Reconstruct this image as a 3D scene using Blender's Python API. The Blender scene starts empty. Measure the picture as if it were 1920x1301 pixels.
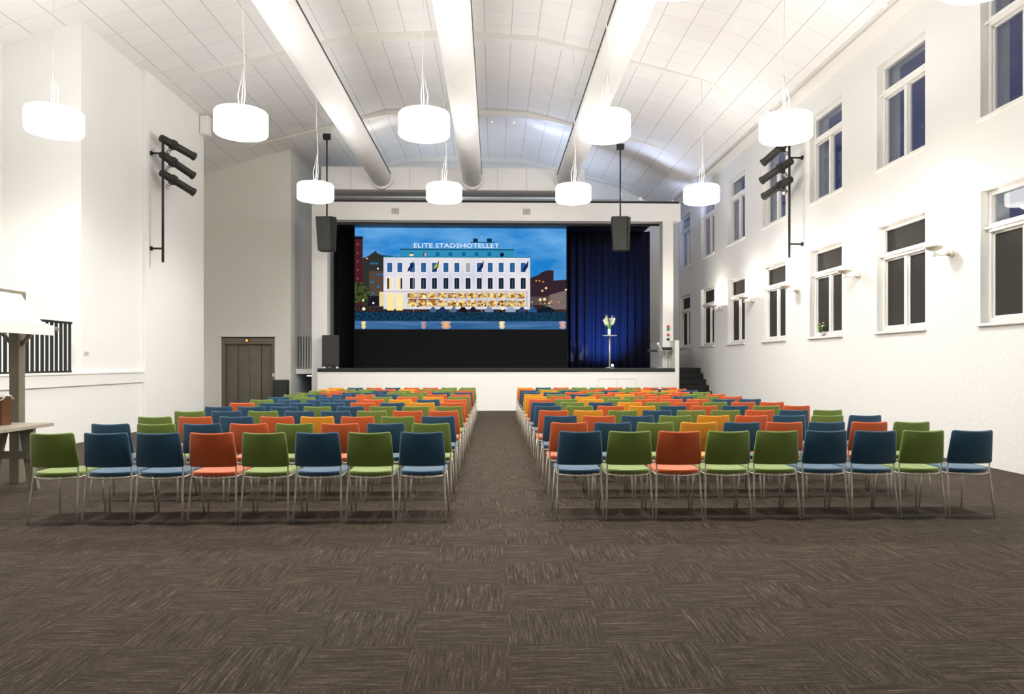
import bpy, bmesh, math, random
from mathutils import Vector, Matrix
random.seed(7)
PI = math.pi
SC = bpy.context.scene
COL = SC.collection
EXPO = 1.02

# ---------------------------------------------------------------- camera maths (1920x1301 frame)
F, H = 1331.0, 1.447
TH = math.atan((960 - 926) / F); SN, CS = math.sin(TH), math.cos(TH)
def ray(u, v):
    a = (u - 960) / F
    return (SN + CS * a, CS - SN * a, (680 - v) / F)
def atY(u, v, Y):
    r = ray(u, v); t = Y / r[1]
    return Vector((r[0] * t, Y, H + r[2] * t))
def atZ(u, v, Z=0.0):
    r = ray(u, v); t = (Z - H) / r[2]
    return Vector((r[0] * t, r[1] * t, Z))

# ---------------------------------------------------------------- materials
def srgb(r, g, b):
    def f(c):
        c /= 255.0
        return c / 12.92 if c <= .04045 else ((c + .055) / 1.055) ** 2.4
    return (f(r), f(g), f(b), 1)
def newmat(name):
    m = bpy.data.materials.new(name); m.use_nodes = True
    nt = m.node_tree
    return m, nt, nt.nodes['Principled BSDF']
def N(nt, t, **kw):
    n = nt.nodes.new(t)
    for k, v in kw.items(): setattr(n, k, v)
    return n
def mat(name, col, rough=.5, metal=0, bump=0, bscale=80, vary=0.0, vscale=6, spec=.5, coat=0, sheen=0):
    m, nt, b = newmat(name)
    b.inputs['Base Color'].default_value = col
    b.inputs['Roughness'].default_value = rough
    b.inputs['Metallic'].default_value = metal
    b.inputs['Specular IOR Level'].default_value = spec
    if coat: b.inputs['Coat Weight'].default_value = coat
    if sheen: b.inputs['Sheen Weight'].default_value = sheen
    tc = N(nt, 'ShaderNodeTexCoord')
    if bump:
        n = N(nt, 'ShaderNodeTexNoise'); n.inputs['Scale'].default_value = bscale; n.inputs['Detail'].default_value = 3
        bp = N(nt, 'ShaderNodeBump'); bp.inputs['Strength'].default_value = bump; bp.inputs['Distance'].default_value = .01
        nt.links.new(tc.outputs['Object'], n.inputs['Vector']); nt.links.new(n.outputs['Fac'], bp.inputs['Height'])
        nt.links.new(bp.outputs['Normal'], b.inputs['Normal'])
    if vary:
        n = N(nt, 'ShaderNodeTexNoise'); n.inputs['Scale'].default_value = vscale; n.inputs['Detail'].default_value = 4
        mx = N(nt, 'ShaderNodeMix', data_type='RGBA')
        nt.links.new(tc.outputs['Object'], n.inputs['Vector']); nt.links.new(n.outputs['Fac'], mx.inputs[0])
        mx.inputs[6].default_value = tuple(c * (1 - vary) for c in col[:3]) + (1,)
        mx.inputs[7].default_value = tuple(min(1, c * (1 + vary)) for c in col[:3]) + (1,)
        nt.links.new(mx.outputs[2], b.inputs['Base Color'])
    return m
def emit(name, col, strength):
    m, nt, b = newmat(name)
    b.inputs['Base Color'].default_value = (col[0] * .5, col[1] * .5, col[2] * .5, 1)
    b.inputs['Emission Color'].default_value = col
    b.inputs['Emission Strength'].default_value = strength
    return m
def glass(name, tint=(.9, .93, .93, 1), f=1.5):
    m = bpy.data.materials.new(name); m.use_nodes = True; nt = m.node_tree; nt.nodes.clear()
    o = N(nt, 'ShaderNodeOutputMaterial'); mx = N(nt, 'ShaderNodeMixShader'); fr = N(nt, 'ShaderNodeFresnel')
    fr.inputs['IOR'].default_value = f
    tr = N(nt, 'ShaderNodeBsdfTransparent'); tr.inputs['Color'].default_value = tint
    gl = N(nt, 'ShaderNodeBsdfGlossy'); gl.inputs['Roughness'].default_value = .02
    ge = N(nt, 'ShaderNodeNewGeometry'); k = N(nt, 'ShaderNodeMath', operation='MULTIPLY'); inv = N(nt, 'ShaderNodeMath', operation='SUBTRACT')
    inv.inputs[0].default_value = 1; nt.links.new(ge.outputs['Backfacing'], inv.inputs[1])
    nt.links.new(fr.outputs[0], k.inputs[0]); nt.links.new(inv.outputs[0], k.inputs[1])
    nt.links.new(k.outputs[0], mx.inputs[0]); nt.links.new(tr.outputs[0], mx.inputs[1])
    nt.links.new(gl.outputs[0], mx.inputs[2]); nt.links.new(mx.outputs[0], o.inputs[0])
    return m
def math_(nt, op, a, b=None, c=None):
    n = N(nt, 'ShaderNodeMath', operation=op)
    for i, x in enumerate((a, b, c)):
        if x is None: continue
        if isinstance(x, (int, float)): n.inputs[i].default_value = x
        else: nt.links.new(x, n.inputs[i])
    return n.outputs[0]

M = {}
M['plaster'] = mat('white_plaster', (.87, .865, .84, 1), .75, bump=.12, bscale=55, vary=.02, vscale=1.5)
M['plaster2'] = mat('pale_cream_plaster', (.85, .825, .765, 1), .75, bump=.05, bscale=60)
M['white'] = mat('white_paint', (.88, .87, .84, 1), .45, vary=.015)
M['beam'] = mat('cream_beam_paint', (.84, .83, .78, 1), .5, vary=.02)
M['sheet'] = mat('white_duct_sheet', (.9, .9, .89, 1), .75, vary=.01)
M['grey'] = mat('grey_metal', (.32, .32, .32, 1), .4, .6, vary=.05)
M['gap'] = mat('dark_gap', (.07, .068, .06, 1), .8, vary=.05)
M['black'] = mat('black_paint', (.012, .012, .012, 1), .45, vary=.2)
M['blackm'] = mat('black_metal', (.02, .021, .02, 1), .4, .3, vary=.15)
M['stagefloor'] = mat('black_stage_boards', (.018, .018, .018, 1), .35, vary=.2)
M['steps'] = mat('black_step_lino', (.012, .012, .012, 1), .6, vary=.2)
M['chrome'] = mat('satin_chrome', (.74, .70, .61, 1), .38, .55, vary=.03)
M['steel'] = mat('brushed_steel', (.42, .40, .36, 1), .35, .9, vary=.1)
M['elev'] = mat('grey_brown_steel', (.23, .21, .165, 1), .42, .45, vary=.18, vscale=3)
M['elevdark'] = mat('dark_door_joint', (.03, .028, .022, 1), .6, vary=.1)
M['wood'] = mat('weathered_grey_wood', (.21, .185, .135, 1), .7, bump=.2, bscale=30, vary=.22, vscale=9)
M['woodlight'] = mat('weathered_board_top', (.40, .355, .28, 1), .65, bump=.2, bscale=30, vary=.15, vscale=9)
M['brownwood'] = mat('brown_varnished_wood', (.11, .04, .012, 1), .4, vary=.2)
M['canvas'] = mat('white_canopy', (.88, .88, .86, 1), .6, vary=.01)
M['lace'] = mat('white_lace_cloth', (.8, .77, .72, 1), .9, bump=.6, bscale=120, vary=.1, vscale=60)
M['speaker'] = mat('black_speaker_cabinet', (.022, .023, .018, 1), .6, vary=.1)
M['grille'] = mat('speaker_grille', (.035, .036, .03, 1), .5, .3, bump=.5, bscale=400)
M['leaf'] = mat('leaf_green', (.09, .22, .035, 1), .5, vary=.3, vscale=40)
M['petal'] = mat('white_petal', (.92, .91, .80, 1), .6, vary=.06, vscale=40)
M['vent'] = mat('vent_grey', (.38, .36, .33, 1), .6, vary=.05)
M['spk'] = mat('ceiling_speaker_grey', (.55, .54, .5, 1), .6, vary=.05)
M['glasspane'] = glass('window_glass')
M['vaseglass'] = glass('vase_glass', (.85, .93, .88, 1), 1.4)
M['bluefoam'] = mat('blue_plastic', (.05, .12, .35, 1), .5, vary=.1)
M['red'] = mat('red_plastic', (.6, .05, .04, 1), .5, vary=.1)
M['greenp'] = mat('green_plastic', (.03, .25, .08, 1), .5, vary=.1)
M['lamp'] = emit('lit_opal_shade', (1, .97, .92, 1), 6)
M['lampbottom'] = emit('lit_opal_diffuser', (1, .975, .93, 1), 8)
M['lamptop'] = emit('lit_opal_top', (1, .98, .95, 1), 8.5)
M['uplight'] = emit('lit_uplight_bulb', (1, .93, .82, 1), 60)
M['orange_led'] = emit('orange_floor_display', (1, .16, .01, 1), 3)
M['blue_led'] = emit('blue_white_lens', (.35, .55, 1, 1), 60)
M['cool_led'] = emit('cool_tube', (.5, .7, 1, 1), 5)
M['spotbulb'] = emit('small_spot_bulb', (1, .9, .7, 1), 6)

def fabric(name, col):
    m, nt, b = newmat(name)
    tc = N(nt, 'ShaderNodeTexCoord')
    n = N(nt, 'ShaderNodeTexNoise'); n.inputs['Scale'].default_value = 260; n.inputs['Detail'].default_value = 2
    nt.links.new(tc.outputs['Object'], n.inputs['Vector'])
    mx = N(nt, 'ShaderNodeMix', data_type='RGBA')
    mx.inputs[6].default_value = tuple(c * .8 for c in col[:3]) + (1,)
    mx.inputs[7].default_value = tuple(c * 1.2 for c in col[:3]) + (1,)
    nt.links.new(n.outputs['Fac'], mx.inputs[0]); nt.links.new(mx.outputs[2], b.inputs['Base Color'])
    bp = N(nt, 'ShaderNodeBump'); bp.inputs['Strength'].default_value = .25; bp.inputs['Distance'].default_value = .002
    nt.links.new(n.outputs['Fac'], bp.inputs['Height']); nt.links.new(bp.outputs['Normal'], b.inputs['Normal'])
    b.inputs['Roughness'].default_value = .8
    b.inputs['Specular IOR Level'].default_value = .4
    b.inputs['Sheen Weight'].default_value = 1; b.inputs['Sheen Roughness'].default_value = .45
    b.inputs['Sheen Tint'].default_value = tuple(.45 + .55 * min(1, c * 2.5) for c in col[:3]) + (1,)
    return m
FAB = {'G': fabric('green_wool', (.155, .225, .038, 1)), 'B': fabric('blue_wool', (.017, .072, .135, 1)),
       'O': fabric('orange_wool', (.60, .105, .022, 1)), 'Y': fabric('yellow_wool', (.72, .285, .008, 1))}
CN = {'G': 'green', 'B': 'blue', 'O': 'orange', 'Y': 'yellow'}

# carpet: half-metre tiles laid quarter-turned, each with its own streaks
def carpet():
    m, nt, b = newmat('carpet_tiles')
    p0 = atZ(956, 1230); yb = atZ(957, 1208)[1]
    tc = N(nt, 'ShaderNodeTexCoord'); sp = N(nt, 'ShaderNodeSeparateXYZ'); nt.links.new(tc.outputs['Object'], sp.inputs[0])
    x = math_(nt, 'DIVIDE', math_(nt, 'SUBTRACT', sp.outputs[0], p0[0] - 100), .5)
    y = math_(nt, 'DIVIDE', math_(nt, 'SUBTRACT', sp.outputs[1], yb - 100), .5)
    ix, iy = math_(nt, 'FLOOR', x), math_(nt, 'FLOOR', y)
    fx, fy = math_(nt, 'FRACT', x), math_(nt, 'FRACT', y)
    par = math_(nt, 'MODULO', math_(nt, 'ADD', ix, iy), 2.0)    # 0 -> streaks along Y
    def mixf(a, c):
        n = N(nt, 'ShaderNodeMix', data_type='FLOAT')
        nt.links.new(par, n.inputs[0]); nt.links.new(a, n.inputs[2]); nt.links.new(c, n.inputs[3]); return n.outputs[0]
    across, along = mixf(fy, fx), mixf(fx, fy)
    across, along = mixf(fx, fy), mixf(fy, fx)
    seed = math_(nt, 'ADD', math_(nt, 'MULTIPLY', ix, 17.3), math_(nt, 'MULTIPLY', iy, 5.71))
    def nz(sa, sl, det, zoff):
        cb = N(nt, 'ShaderNodeCombineXYZ')
        nt.links.new(math_(nt, 'ADD', math_(nt, 'MULTIPLY', across, sa), seed), cb.inputs[0])
        nt.links.new(math_(nt, 'MULTIPLY', along, sl), cb.inputs[1])
        nt.links.new(math_(nt, 'ADD', seed, zoff), cb.inputs[2])
        n = N(nt, 'ShaderNodeTexNoise'); n.inputs['Scale'].default_value = 1; n.inputs['Detail'].default_value = det
        n.inputs['Roughness'].default_value = .6
        nt.links.new(cb.outputs[0], n.inputs['Vector']); return n.outputs['Fac']
    s1 = nz(50, 2.2, 3, 0); s2 = nz(130, 16, 2, 31.0); s3 = nz(5, 4, 1, 77)
    fine = N(nt, 'ShaderNodeTexNoise'); fine.inputs['Scale'].default_value = 280; fine.inputs['Detail'].default_value = 1
    nt.links.new(tc.outputs['Object'], fine.inputs['Vector'])
    v = math_(nt, 'ADD', math_(nt, 'MULTIPLY', s1, .44), math_(nt, 'MULTIPLY', s2, .27))
    v = math_(nt, 'ADD', v, math_(nt, 'MULTIPLY', fine.outputs['Fac'], .29))
    cr = N(nt, 'ShaderNodeValToRGB'); nt.links.new(v, cr.inputs[0])
    e = cr.color_ramp.elements
    e[0].position = .36; e[0].color = (.0165, .014, .0105, 1)
    e[1].position = .63; e[1].color = (.20, .168, .118, 1)
    a = e.new(.44); a.color = (.038, .032, .0245, 1)
    a = e.new(.55); a.color = (.071, .060, .045, 1)
    # faint reddish blotches and seams
    big = N(nt, 'ShaderNodeTexNoise'); big.inputs['Scale'].default_value = .55; big.inputs['Detail'].default_value = 2
    nt.links.new(tc.outputs['Object'], big.inputs['Vector'])
    mx = N(nt, 'ShaderNodeMix', data_type='RGBA', blend_type='MULTIPLY')
    nt.links.new(cr.outputs[0], mx.inputs[6]); mx.inputs[7].default_value = (1.10, .94, .93, 1)
    nt.links.new(big.outputs['Fac'], mx.inputs[0])
    seam = math_(nt, 'MAXIMUM', math_(nt, 'ABSOLUTE', math_(nt, 'SUBTRACT', fx, .5)), math_(nt, 'ABSOLUTE', math_(nt, 'SUBTRACT', fy, .5)))
    sm = math_(nt, 'MULTIPLY', math_(nt, 'GREATER_THAN', seam, .492), .15)
    mx2 = N(nt, 'ShaderNodeMix', data_type='RGBA'); nt.links.new(sm, mx2.inputs[0])
    nt.links.new(mx.outputs[2], mx2.inputs[6]); mx2.inputs[7].default_value = (.03, .025, .02, 1)
    nt.links.new(mx2.outputs[2], b.inputs['Base Color'])
    bp = N(nt, 'ShaderNodeBump'); bp.inputs['Strength'].default_value = .35; bp.inputs['Distance'].default_value = .004
    nt.links.new(v, bp.inputs['Height']); nt.links.new(bp.outputs['Normal'], b.inputs['Normal'])
    b.inputs['Roughness'].default_value = .95; b.inputs['Specular IOR Level'].default_value = .15
    return m
M['carpet'] = carpet()

def ceiling_tiles():
    m, nt, b = newmat('acoustic_ceiling_tiles')
    uv = N(nt, 'ShaderNodeUVMap'); uv.uv_map = 'UVMap'
    sp = N(nt, 'ShaderNodeSeparateXYZ'); nt.links.new(uv.outputs[0], sp.inputs[0])
    fx = math_(nt, 'FRACT', math_(nt, 'DIVIDE', sp.outputs[0], .6)); fy = math_(nt, 'FRACT', math_(nt, 'DIVIDE', sp.outputs[1], .6))
    lx = math_(nt, 'LESS_THAN', fx, .028); ly = math_(nt, 'LESS_THAN', fy, .02)
    col = N(nt, 'ShaderNodeMix', data_type='RGBA'); nt.links.new(math_(nt, 'MAXIMUM', math_(nt, 'MULTIPLY', lx, .6), math_(nt, 'MULTIPLY', ly, .35)), col.inputs[0])
    col.inputs[6].default_value = (.86, .855, .845, 1); col.inputs[7].default_value = (.36, .35, .335, 1)
    # each tile its own slight tone
    cb = N(nt, 'ShaderNodeCombineXYZ')
    nt.links.new(math_(nt, 'FLOOR', math_(nt, 'DIVIDE', sp.outputs[0], .6)), cb.inputs[0]); nt.links.new(math_(nt, 'FLOOR', math_(nt, 'DIVIDE', sp.outputs[1], .6)), cb.inputs[1])
    wn = N(nt, 'ShaderNodeTexWhiteNoise'); nt.links.new(cb.outputs[0], wn.inputs['Vector'])
    tone = math_(nt, 'ADD', math_(nt, 'MULTIPLY', wn.outputs['Value'], .035), .965)
    mx = N(nt, 'ShaderNodeMix', data_type='RGBA', blend_type='MULTIPLY'); mx.inputs[0].default_value = 1
    nt.links.new(col.outputs[2], mx.inputs[6])
    cc = N(nt, 'ShaderNodeCombineColor')
    for i in range(3): nt.links.new(tone, cc.inputs[i])
    nt.links.new(cc.outputs[0], mx.inputs[7]); nt.links.new(mx.outputs[2], b.inputs['Base Color'])
    b.inputs['Roughness'].default_value = .9
    return m
M['ctiles'] = ceiling_tiles()
M['blind'] = mat('dark_blind_cloth', (.028, .026, .022, 1), .9, vary=.05)

def brickwall():
    m, nt, b = newmat('white_painted_wall')
    tc = N(nt, 'ShaderNodeTexCoord')
    mp = N(nt, 'ShaderNodeMapping'); mp.inputs['Rotation'].default_value = (PI / 2, 0, PI / 2)
    nt.links.new(tc.outputs['Object'], mp.inputs[0])
    v = N(nt, 'ShaderNodeTexVoronoi'); v.inputs['Scale'].default_value = 16
    nt.links.new(tc.outputs['Object'], v.inputs['Vector'])
    n = N(nt, 'ShaderNodeTexNoise'); n.inputs['Scale'].default_value = 30; n.inputs['Detail'].default_value = 4
    nt.links.new(tc.outputs['Object'], n.inputs['Vector'])
    h = math_(nt, 'ADD', math_(nt, 'MULTIPLY', v.outputs['Distance'], .7), n.outputs['Fac'])
    bp = N(nt, 'ShaderNodeBump'); bp.inputs['Strength'].default_value = .28; bp.inputs['Distance'].default_value = .012
    nt.links.new(h, bp.inputs['Height']); nt.links.new(bp.outputs['Normal'], b.inputs['Normal'])
    b.inputs['Base Color'].default_value = (.88, .875, .85, 1); b.inputs['Roughness'].default_value = .7
    return m
M['rwall'] = brickwall()

def curtain_mat(name, col):
    m, nt, b = newmat(name)
    b.inputs['Base Color'].default_value = col; b.inputs['Roughness'].default_value = .95
    b.inputs['Specular IOR Level'].default_value = .1
    tc = N(nt, 'ShaderNodeTexCoord'); n = N(nt, 'ShaderNodeTexNoise'); n.inputs['Scale'].default_value = 300
    nt.links.new(tc.outputs['Object'], n.inputs['Vector'])
    bp = N(nt, 'ShaderNodeBump'); bp.inputs['Strength'].default_value = .2; bp.inputs['Distance'].default_value = .003
    nt.links.new(n.outputs['Fac'], bp.inputs['Height']); nt.links.new(bp.outputs['Normal'], b.inputs['Normal'])
    return m
M['velvet'] = curtain_mat('black_velvet', (.011, .011, .013, 1))
M['navy'] = curtain_mat('midnight_blue_velvet', (.012, .014, .03, 1))

# ---------------------------------------------------------------- mesh builder
class MB:
    def __init__(s): s.bm = bmesh.new(); s.mats = []
    def mi(s, m):
        if m is None: return 0
        if m not in s.mats: s.mats.append(m)
        return s.mats.index(m)
    def face(s, pts, m=None, smooth=False):
        f = s.bm.faces.new([s.bm.verts.new(p) for p in pts]); f.material_index = s.mi(m); f.smooth = smooth; return f
    def box(s, x0, x1, y0, y1, z0, z1, m=None, T=None):
        c = [Vector((x, y, z)) for z in (z0, z1) for y in (y0, y1) for x in (x0, x1)]
        if T: c = [T @ p for p in c]
        v = [s.bm.verts.new(p) for p in c]; i = s.mi(m)
        for q in ((0, 2, 3, 1), (4, 5, 7, 6), (0, 1, 5, 4), (2, 6, 7, 3), (0, 4, 6, 2), (1, 3, 7, 5)):
            f = s.bm.faces.new([v[k] for k in q]); f.material_index = i
        return s
    def loops(s, rings, m=None, smooth=True, caps=True, closed=True):
        i = s.mi(m); vs = [[s.bm.verts.new(p) for p in r] for r in rings]; n = len(vs[0])
        for a, b in zip(vs, vs[1:]):
            for k in range(n if closed else n - 1):
                f = s.bm.faces.new((a[k], a[(k + 1) % n], b[(k + 1) % n], b[k])); f.material_index = i; f.smooth = smooth
        if caps:
            for r in (vs[0], vs[-1]):
                try:
                    f = s.bm.faces.new(r); f.material_index = i
                except ValueError: pass
        return s
    def tube(s, pts, r, m=None, seg=8):
        pts = [Vector(p) for p in pts]; rings = []
        up = None
        for k, p in enumerate(pts):
            d = (pts[min(k + 1, len(pts) - 1)] - pts[max(k - 1, 0)]).normalized()
            if up is None:
                up = Vector((0, 0, 1)) if abs(d.z) < .9 else Vector((0, 1, 0))
            a = d.cross(up).normalized(); b = a.cross(d).normalized(); up = b
            rr = r[k] if isinstance(r, (list, tuple)) else r
            rings.append([p + (a * math.cos(2 * PI * j / seg) + b * math.sin(2 * PI * j / seg)) * rr for j in range(seg)])
        return s.loops(rings, m)
    def lathe(s, prof, c=(0, 0, 0), m=None, seg=24, T=None, smooth=True):
        rings = []
        for r, z in prof:
            ring = [Vector((r * math.cos(2 * PI * j / seg), r * math.sin(2 * PI * j / seg), z)) for j in range(seg)]
            if T: ring = [T @ p for p in ring]
            rings.append([p + Vector(c) for p in ring])
        return s.loops(rings, m, smooth)
    def build(s, name, m=None, parent=None, bevel=0, loc=None):
        bmesh.ops.recalc_face_normals(s.bm, faces=s.bm.faces)
        me = bpy.data.meshes.new(name); s.bm.to_mesh(me); s.bm.free()
        if s.mats:
            for x in s.mats: me.materials.append(x)
        elif m: me.materials.append(m)
        o = bpy.data.objects.new(name, me); COL.objects.link(o)
        if parent: o.parent = parent
        if loc is not None: o.location = loc
        if bevel:
            b = o.modifiers.new('bevel', 'BEVEL'); b.width = bevel; b.segments = 2; b.limit_method = 'ANGLE'
        return o

def tag(o, label=None, cat=None, group=None, kind=None):
    if label: o['label'] = label
    if cat: o['category'] = cat
    if group: o['group'] = group
    if kind: o['kind'] = kind
    return o
def thing(name, label, cat, loc=(0, 0, 0), rz=0, group=None, kind=None):
    o = bpy.data.objects.new(name, None); COL.objects.link(o)
    o.empty_display_size = .1
    o.location = loc; o.rotation_euler = (0, 0, rz)
    return tag(o, label, cat, group, kind)
def copy_tree(o, parent=None):
    c = o.copy(); COL.objects.link(c); c.parent = parent
    for ch in list(o.children): copy_tree(ch, c)
    return c
def aim(d):
    return Vector(d).to_track_quat('Z', 'Y').to_matrix().to_4x4()

# ================================================================= ROOM SHELL
XR, XL, XLM, XC = 6.86, -7.5, -8.9, -7.42
YB, YF = 26.2, -5.0
PROF = [(-9.2, 7.24), (-7.3, 7.86), (-5.2, 8.42), (-3.2, 8.95), (-1.1, 9.05), (0.97, 8.95), (2.9, 8.49), (4.8, 8.0), (6.3, 7.27)]
def cz(x):
    for (a, za), (b, zb) in zip(PROF, PROF[1:]):
        if a <= x <= b: return za + (zb - za) * (x - a) / (b - a)
    return PROF[-1][1]

b = MB(); b.box(XLM - .3, XR + .3, YF, YB + .2, -.2, 0)
tag(b.build('floor', M['carpet']), 'brown streaked carpet tiles laid in a quarter-turned checkerboard', 'floor', kind='structure')

# ceiling sheet with arc-length UVs
me = bpy.data.meshes.new('ceiling'); bm = bmesh.new(); uvl = bm.loops.layers.uv.new('UVMap')
ys = [YF + (YB - YF) * k / 12 for k in range(13)]
arc = [0]
for p, q in zip(PROF, PROF[1:]): arc.append(arc[-1] + math.hypot(q[0] - p[0], q[1] - p[1]))
off = arc[3] % .6
vv = [[bm.verts.new((p[0], y, p[1])) for p in PROF] for y in ys]
for j in range(12):
    for i in range(len(PROF) - 1):
        f = bm.faces.new((vv[j][i], vv[j + 1][i], vv[j + 1][i + 1], vv[j][i + 1]))
        for l, (uu, yy) in zip(f.loops, ((arc[i], ys[j]), (arc[i], ys[j + 1]), (arc[i + 1], ys[j + 1]), (arc[i + 1], ys[j]))):
            l[uvl].uv = (uu - off + 6, yy + 6)
bm.to_mesh(me); bm.free(); me.materials.append(M['ctiles'])
o = bpy.data.objects.new('ceiling', me); COL.objects.link(o)
sm = o.modifiers.new('thick', 'SOLIDIFY'); sm.thickness = .12; sm.offset = 1
tag(o, 'white vaulted ceiling of square acoustic tiles', 'ceiling', kind='structure')

# ceiling beams (four crossing the vault)
def beam(Y, label, n):
    b = MB(); xs = [-9.1 + .35 * k for k in range(45)]; xs = [x for x in xs if x < 6.3] + [6.3]
    dep = lambda x: .12 + .17 * max(0, 1 - abs(x + 1.1) / 7.6)
    rings = []
    for x in xs:
        z = cz(x) + .01; d = dep(x)
        rings.append([(x, Y, z), (x, Y + .16, z), (x, Y + .16, z - d), (x, Y, z - d)])
    b.loops(rings, M['beam'], smooth=False)
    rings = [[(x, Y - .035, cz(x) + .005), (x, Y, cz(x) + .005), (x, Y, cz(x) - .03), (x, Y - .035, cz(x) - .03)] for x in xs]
    b.loops(rings, M['gap'], smooth=False)  # solid dark strip stands in for the shade at the ceiling joint
    tag(b.build('trim_%d' % n), label, 'beam', kind='structure')
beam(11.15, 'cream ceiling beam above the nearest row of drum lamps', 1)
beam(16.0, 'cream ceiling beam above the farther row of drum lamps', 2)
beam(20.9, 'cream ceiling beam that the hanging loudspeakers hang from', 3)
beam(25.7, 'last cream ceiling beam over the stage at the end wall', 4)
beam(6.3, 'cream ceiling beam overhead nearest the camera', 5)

# cornice / soffit on the right
b = MB(); b.box(6.3, XR, YF, YB, 7.32, 7.9, M['white']); b.box(6.52, XR, YF, YB, 7.27, 7.32, M['white']); b.box(6.3, 6.33, YF, YB, 7.25, 7.32, M['gap'])
tag(b.build('trim_6'), 'stepped white cornice running along the right wall top', 'cornice', kind='structure')

# right wall with window openings
WY = [8.42 + 2.705 * k for k in range(7)]           # near edge of each opening; w[0] = nearest
WW = 1.42
LOWZ, UPZ = (2.0, 3.86), (4.88, 6.74)
xo = XR + .42
b = MB()
cuts = [YF]
for y in WY: cuts += [y, y + WW if y + WW < YB - .03 else YB - .05]
cuts.append(YB + .2)
zc = [0, LOWZ[0], LOWZ[1], UPZ[0], UPZ[1], 8.2]
for k in range(len(cuts) - 1):
    for j in range(5):
        if k % 2 == 1 and j in (1, 3): continue
        y0, y1 = cuts[k], cuts[k + 1]
        b.face([(XR, y0, zc[j]), (XR, y1, zc[j]), (XR, y1, zc[j + 1]), (XR, y0, zc[j + 1])])
        b.face([(xo, y0, zc[j]), (xo, y1, zc[j]), (xo, y1, zc[j + 1]), (xo, y0, zc[j + 1])])
for k in range(1, len(cuts) - 1, 2):
    y0, y1 = cuts[k], cuts[k + 1]
    for z0, z1 in (LOWZ, UPZ):
        b.face([(XR, y0, z0), (xo, y0, z0), (xo, y0, z1), (XR, y0, z1)]); b.face([(XR, y1, z0), (xo, y1, z0), (xo, y1, z1), (XR, y1, z1)])
        b.face([(XR, y0, z0), (xo, y0, z0), (xo, y1, z0), (XR, y1, z0)]); b.face([(XR, y0, z1), (xo, y0, z1), (xo, y1, z1), (XR, y1, z1)])
bmesh.ops.remove_doubles(b.bm, verts=b.bm.verts, dist=.0005)
tag(b.build('wall_right', M['rwall']), 'tall white rough-plastered wall with two rows of windows', 'wall', kind='structure')

ordn = ['nearest', 'second', 'third', 'fourth', 'fifth', 'sixth', 'seventh']
nwin = 0
for row, (z0, z1) in (('lower', LOWZ), ('upper', UPZ)):
    for k, y in enumerate(WY):
        nwin += 1
        y1 = min(y + WW, YB - .05)
        w = thing('window_%d' % nwin, '%s dark window with white frame, %s row, %s from the camera' % ('tall', row, ordn[k]), 'window', (XR, y, z0), 0, '%s row of windows in the right wall' % row, 'structure')
        wd, ht = y1 - y, z1 - z0
        X0, X1 = .10, .19
        f = MB(); t = .075
        f.box(X0, X1, 0, t, 0, ht); f.box(X0, X1, wd - t, wd, 0, ht); f.box(X0, X1, t, wd - t, 0, t); f.box(X0, X1, t, wd - t, ht - t, ht)
        zt = ht * .715
        f.box(X0 - .03, X1, t, wd - t, zt - .06, zt + .06)
        f.box(X0 - .055, X0 - .03, 0, wd, zt - .015, zt + .02)
        f.box(X0, X1, wd / 2 - .045, wd / 2 + .045, t, zt - .06)
        for (a, c) in ((t, wd / 2 - .045), (wd / 2 + .045, wd - t)):
            for q in (.028,):
                f.box(X0 + .03, X1 - .01, a, a + q, t, zt - .06); f.box(X0 + .03, X1 - .01, c - q, c, t, zt - .06)
                f.box(X0 + .03, X1 - .01, a, c, t, t + q); f.box(X0 + .03, X1 - .01, a, c, zt - .06 - q, zt - .06)
        f.build('window_frame', M['white'], w, bevel=.006)
        p = MB(); p.box(X0 + .055, X0 + .062, t - .01, wd - t + .01, t - .01, ht - t + .01)
        p.build('glass_pane', M['glasspane'], w)
        if row == 'lower':
            p = MB(); p.box(X0 + .046, X0 + .05, t - .005, wd - t + .005, t - .01, (zt if k == 0 else ht - t + .005))
            p.build('roller_blind', M['blind'], w)
        s = MB(); s.box(-.05, X0 + .02, -.04, wd + .04, -.045, 0)
        s.build('window_sill', M['white'], w, bevel=.008)

# left side: low gallery wall, piers, main wall
b = MB(); b.box(XL - .2, XL, YF, 13.1, 0, 1.27); b.box(XLM, XL - .2, YF, 13.1, 1.1, 1.24)
tag(b.build('wall_gallery', M['plaster']), 'low white wall below the black railed gallery', 'wall', kind='structure')
b = MB(); b.box(XLM - .25, XLM, YF, 22.0, 0, 7.6)
tag(b.build('wall_left', M['plaster']), 'white outer wall behind the gallery and piers', 'wall', kind='structure')
b = MB(); b.box(XLM, XL, 13.1, 15.35, 0, 8.0)
tag(b.build('wall_pier', M['plaster']), 'broad white wall pier beside the gallery railing', 'wall', kind='structure')
b = MB(); b.box(XLM, XC, 15.35, 18.35, 0, 8.05)
tag(b.build('wall_pilaster', M['plaster']), 'white pilaster carrying the left pole of spotlights', 'wall', kind='structure')
b = MB(); b.box(XL, XL + .03, YF, 15.35, 1.03, 1.27); b.box(XL, XL + .045, YF, 15.35, 1.235, 1.275)
tag(b.build('trim_7', M['white'], bevel=.005), 'white ledge strip along the low left wall', 'trim', kind='structure')
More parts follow.
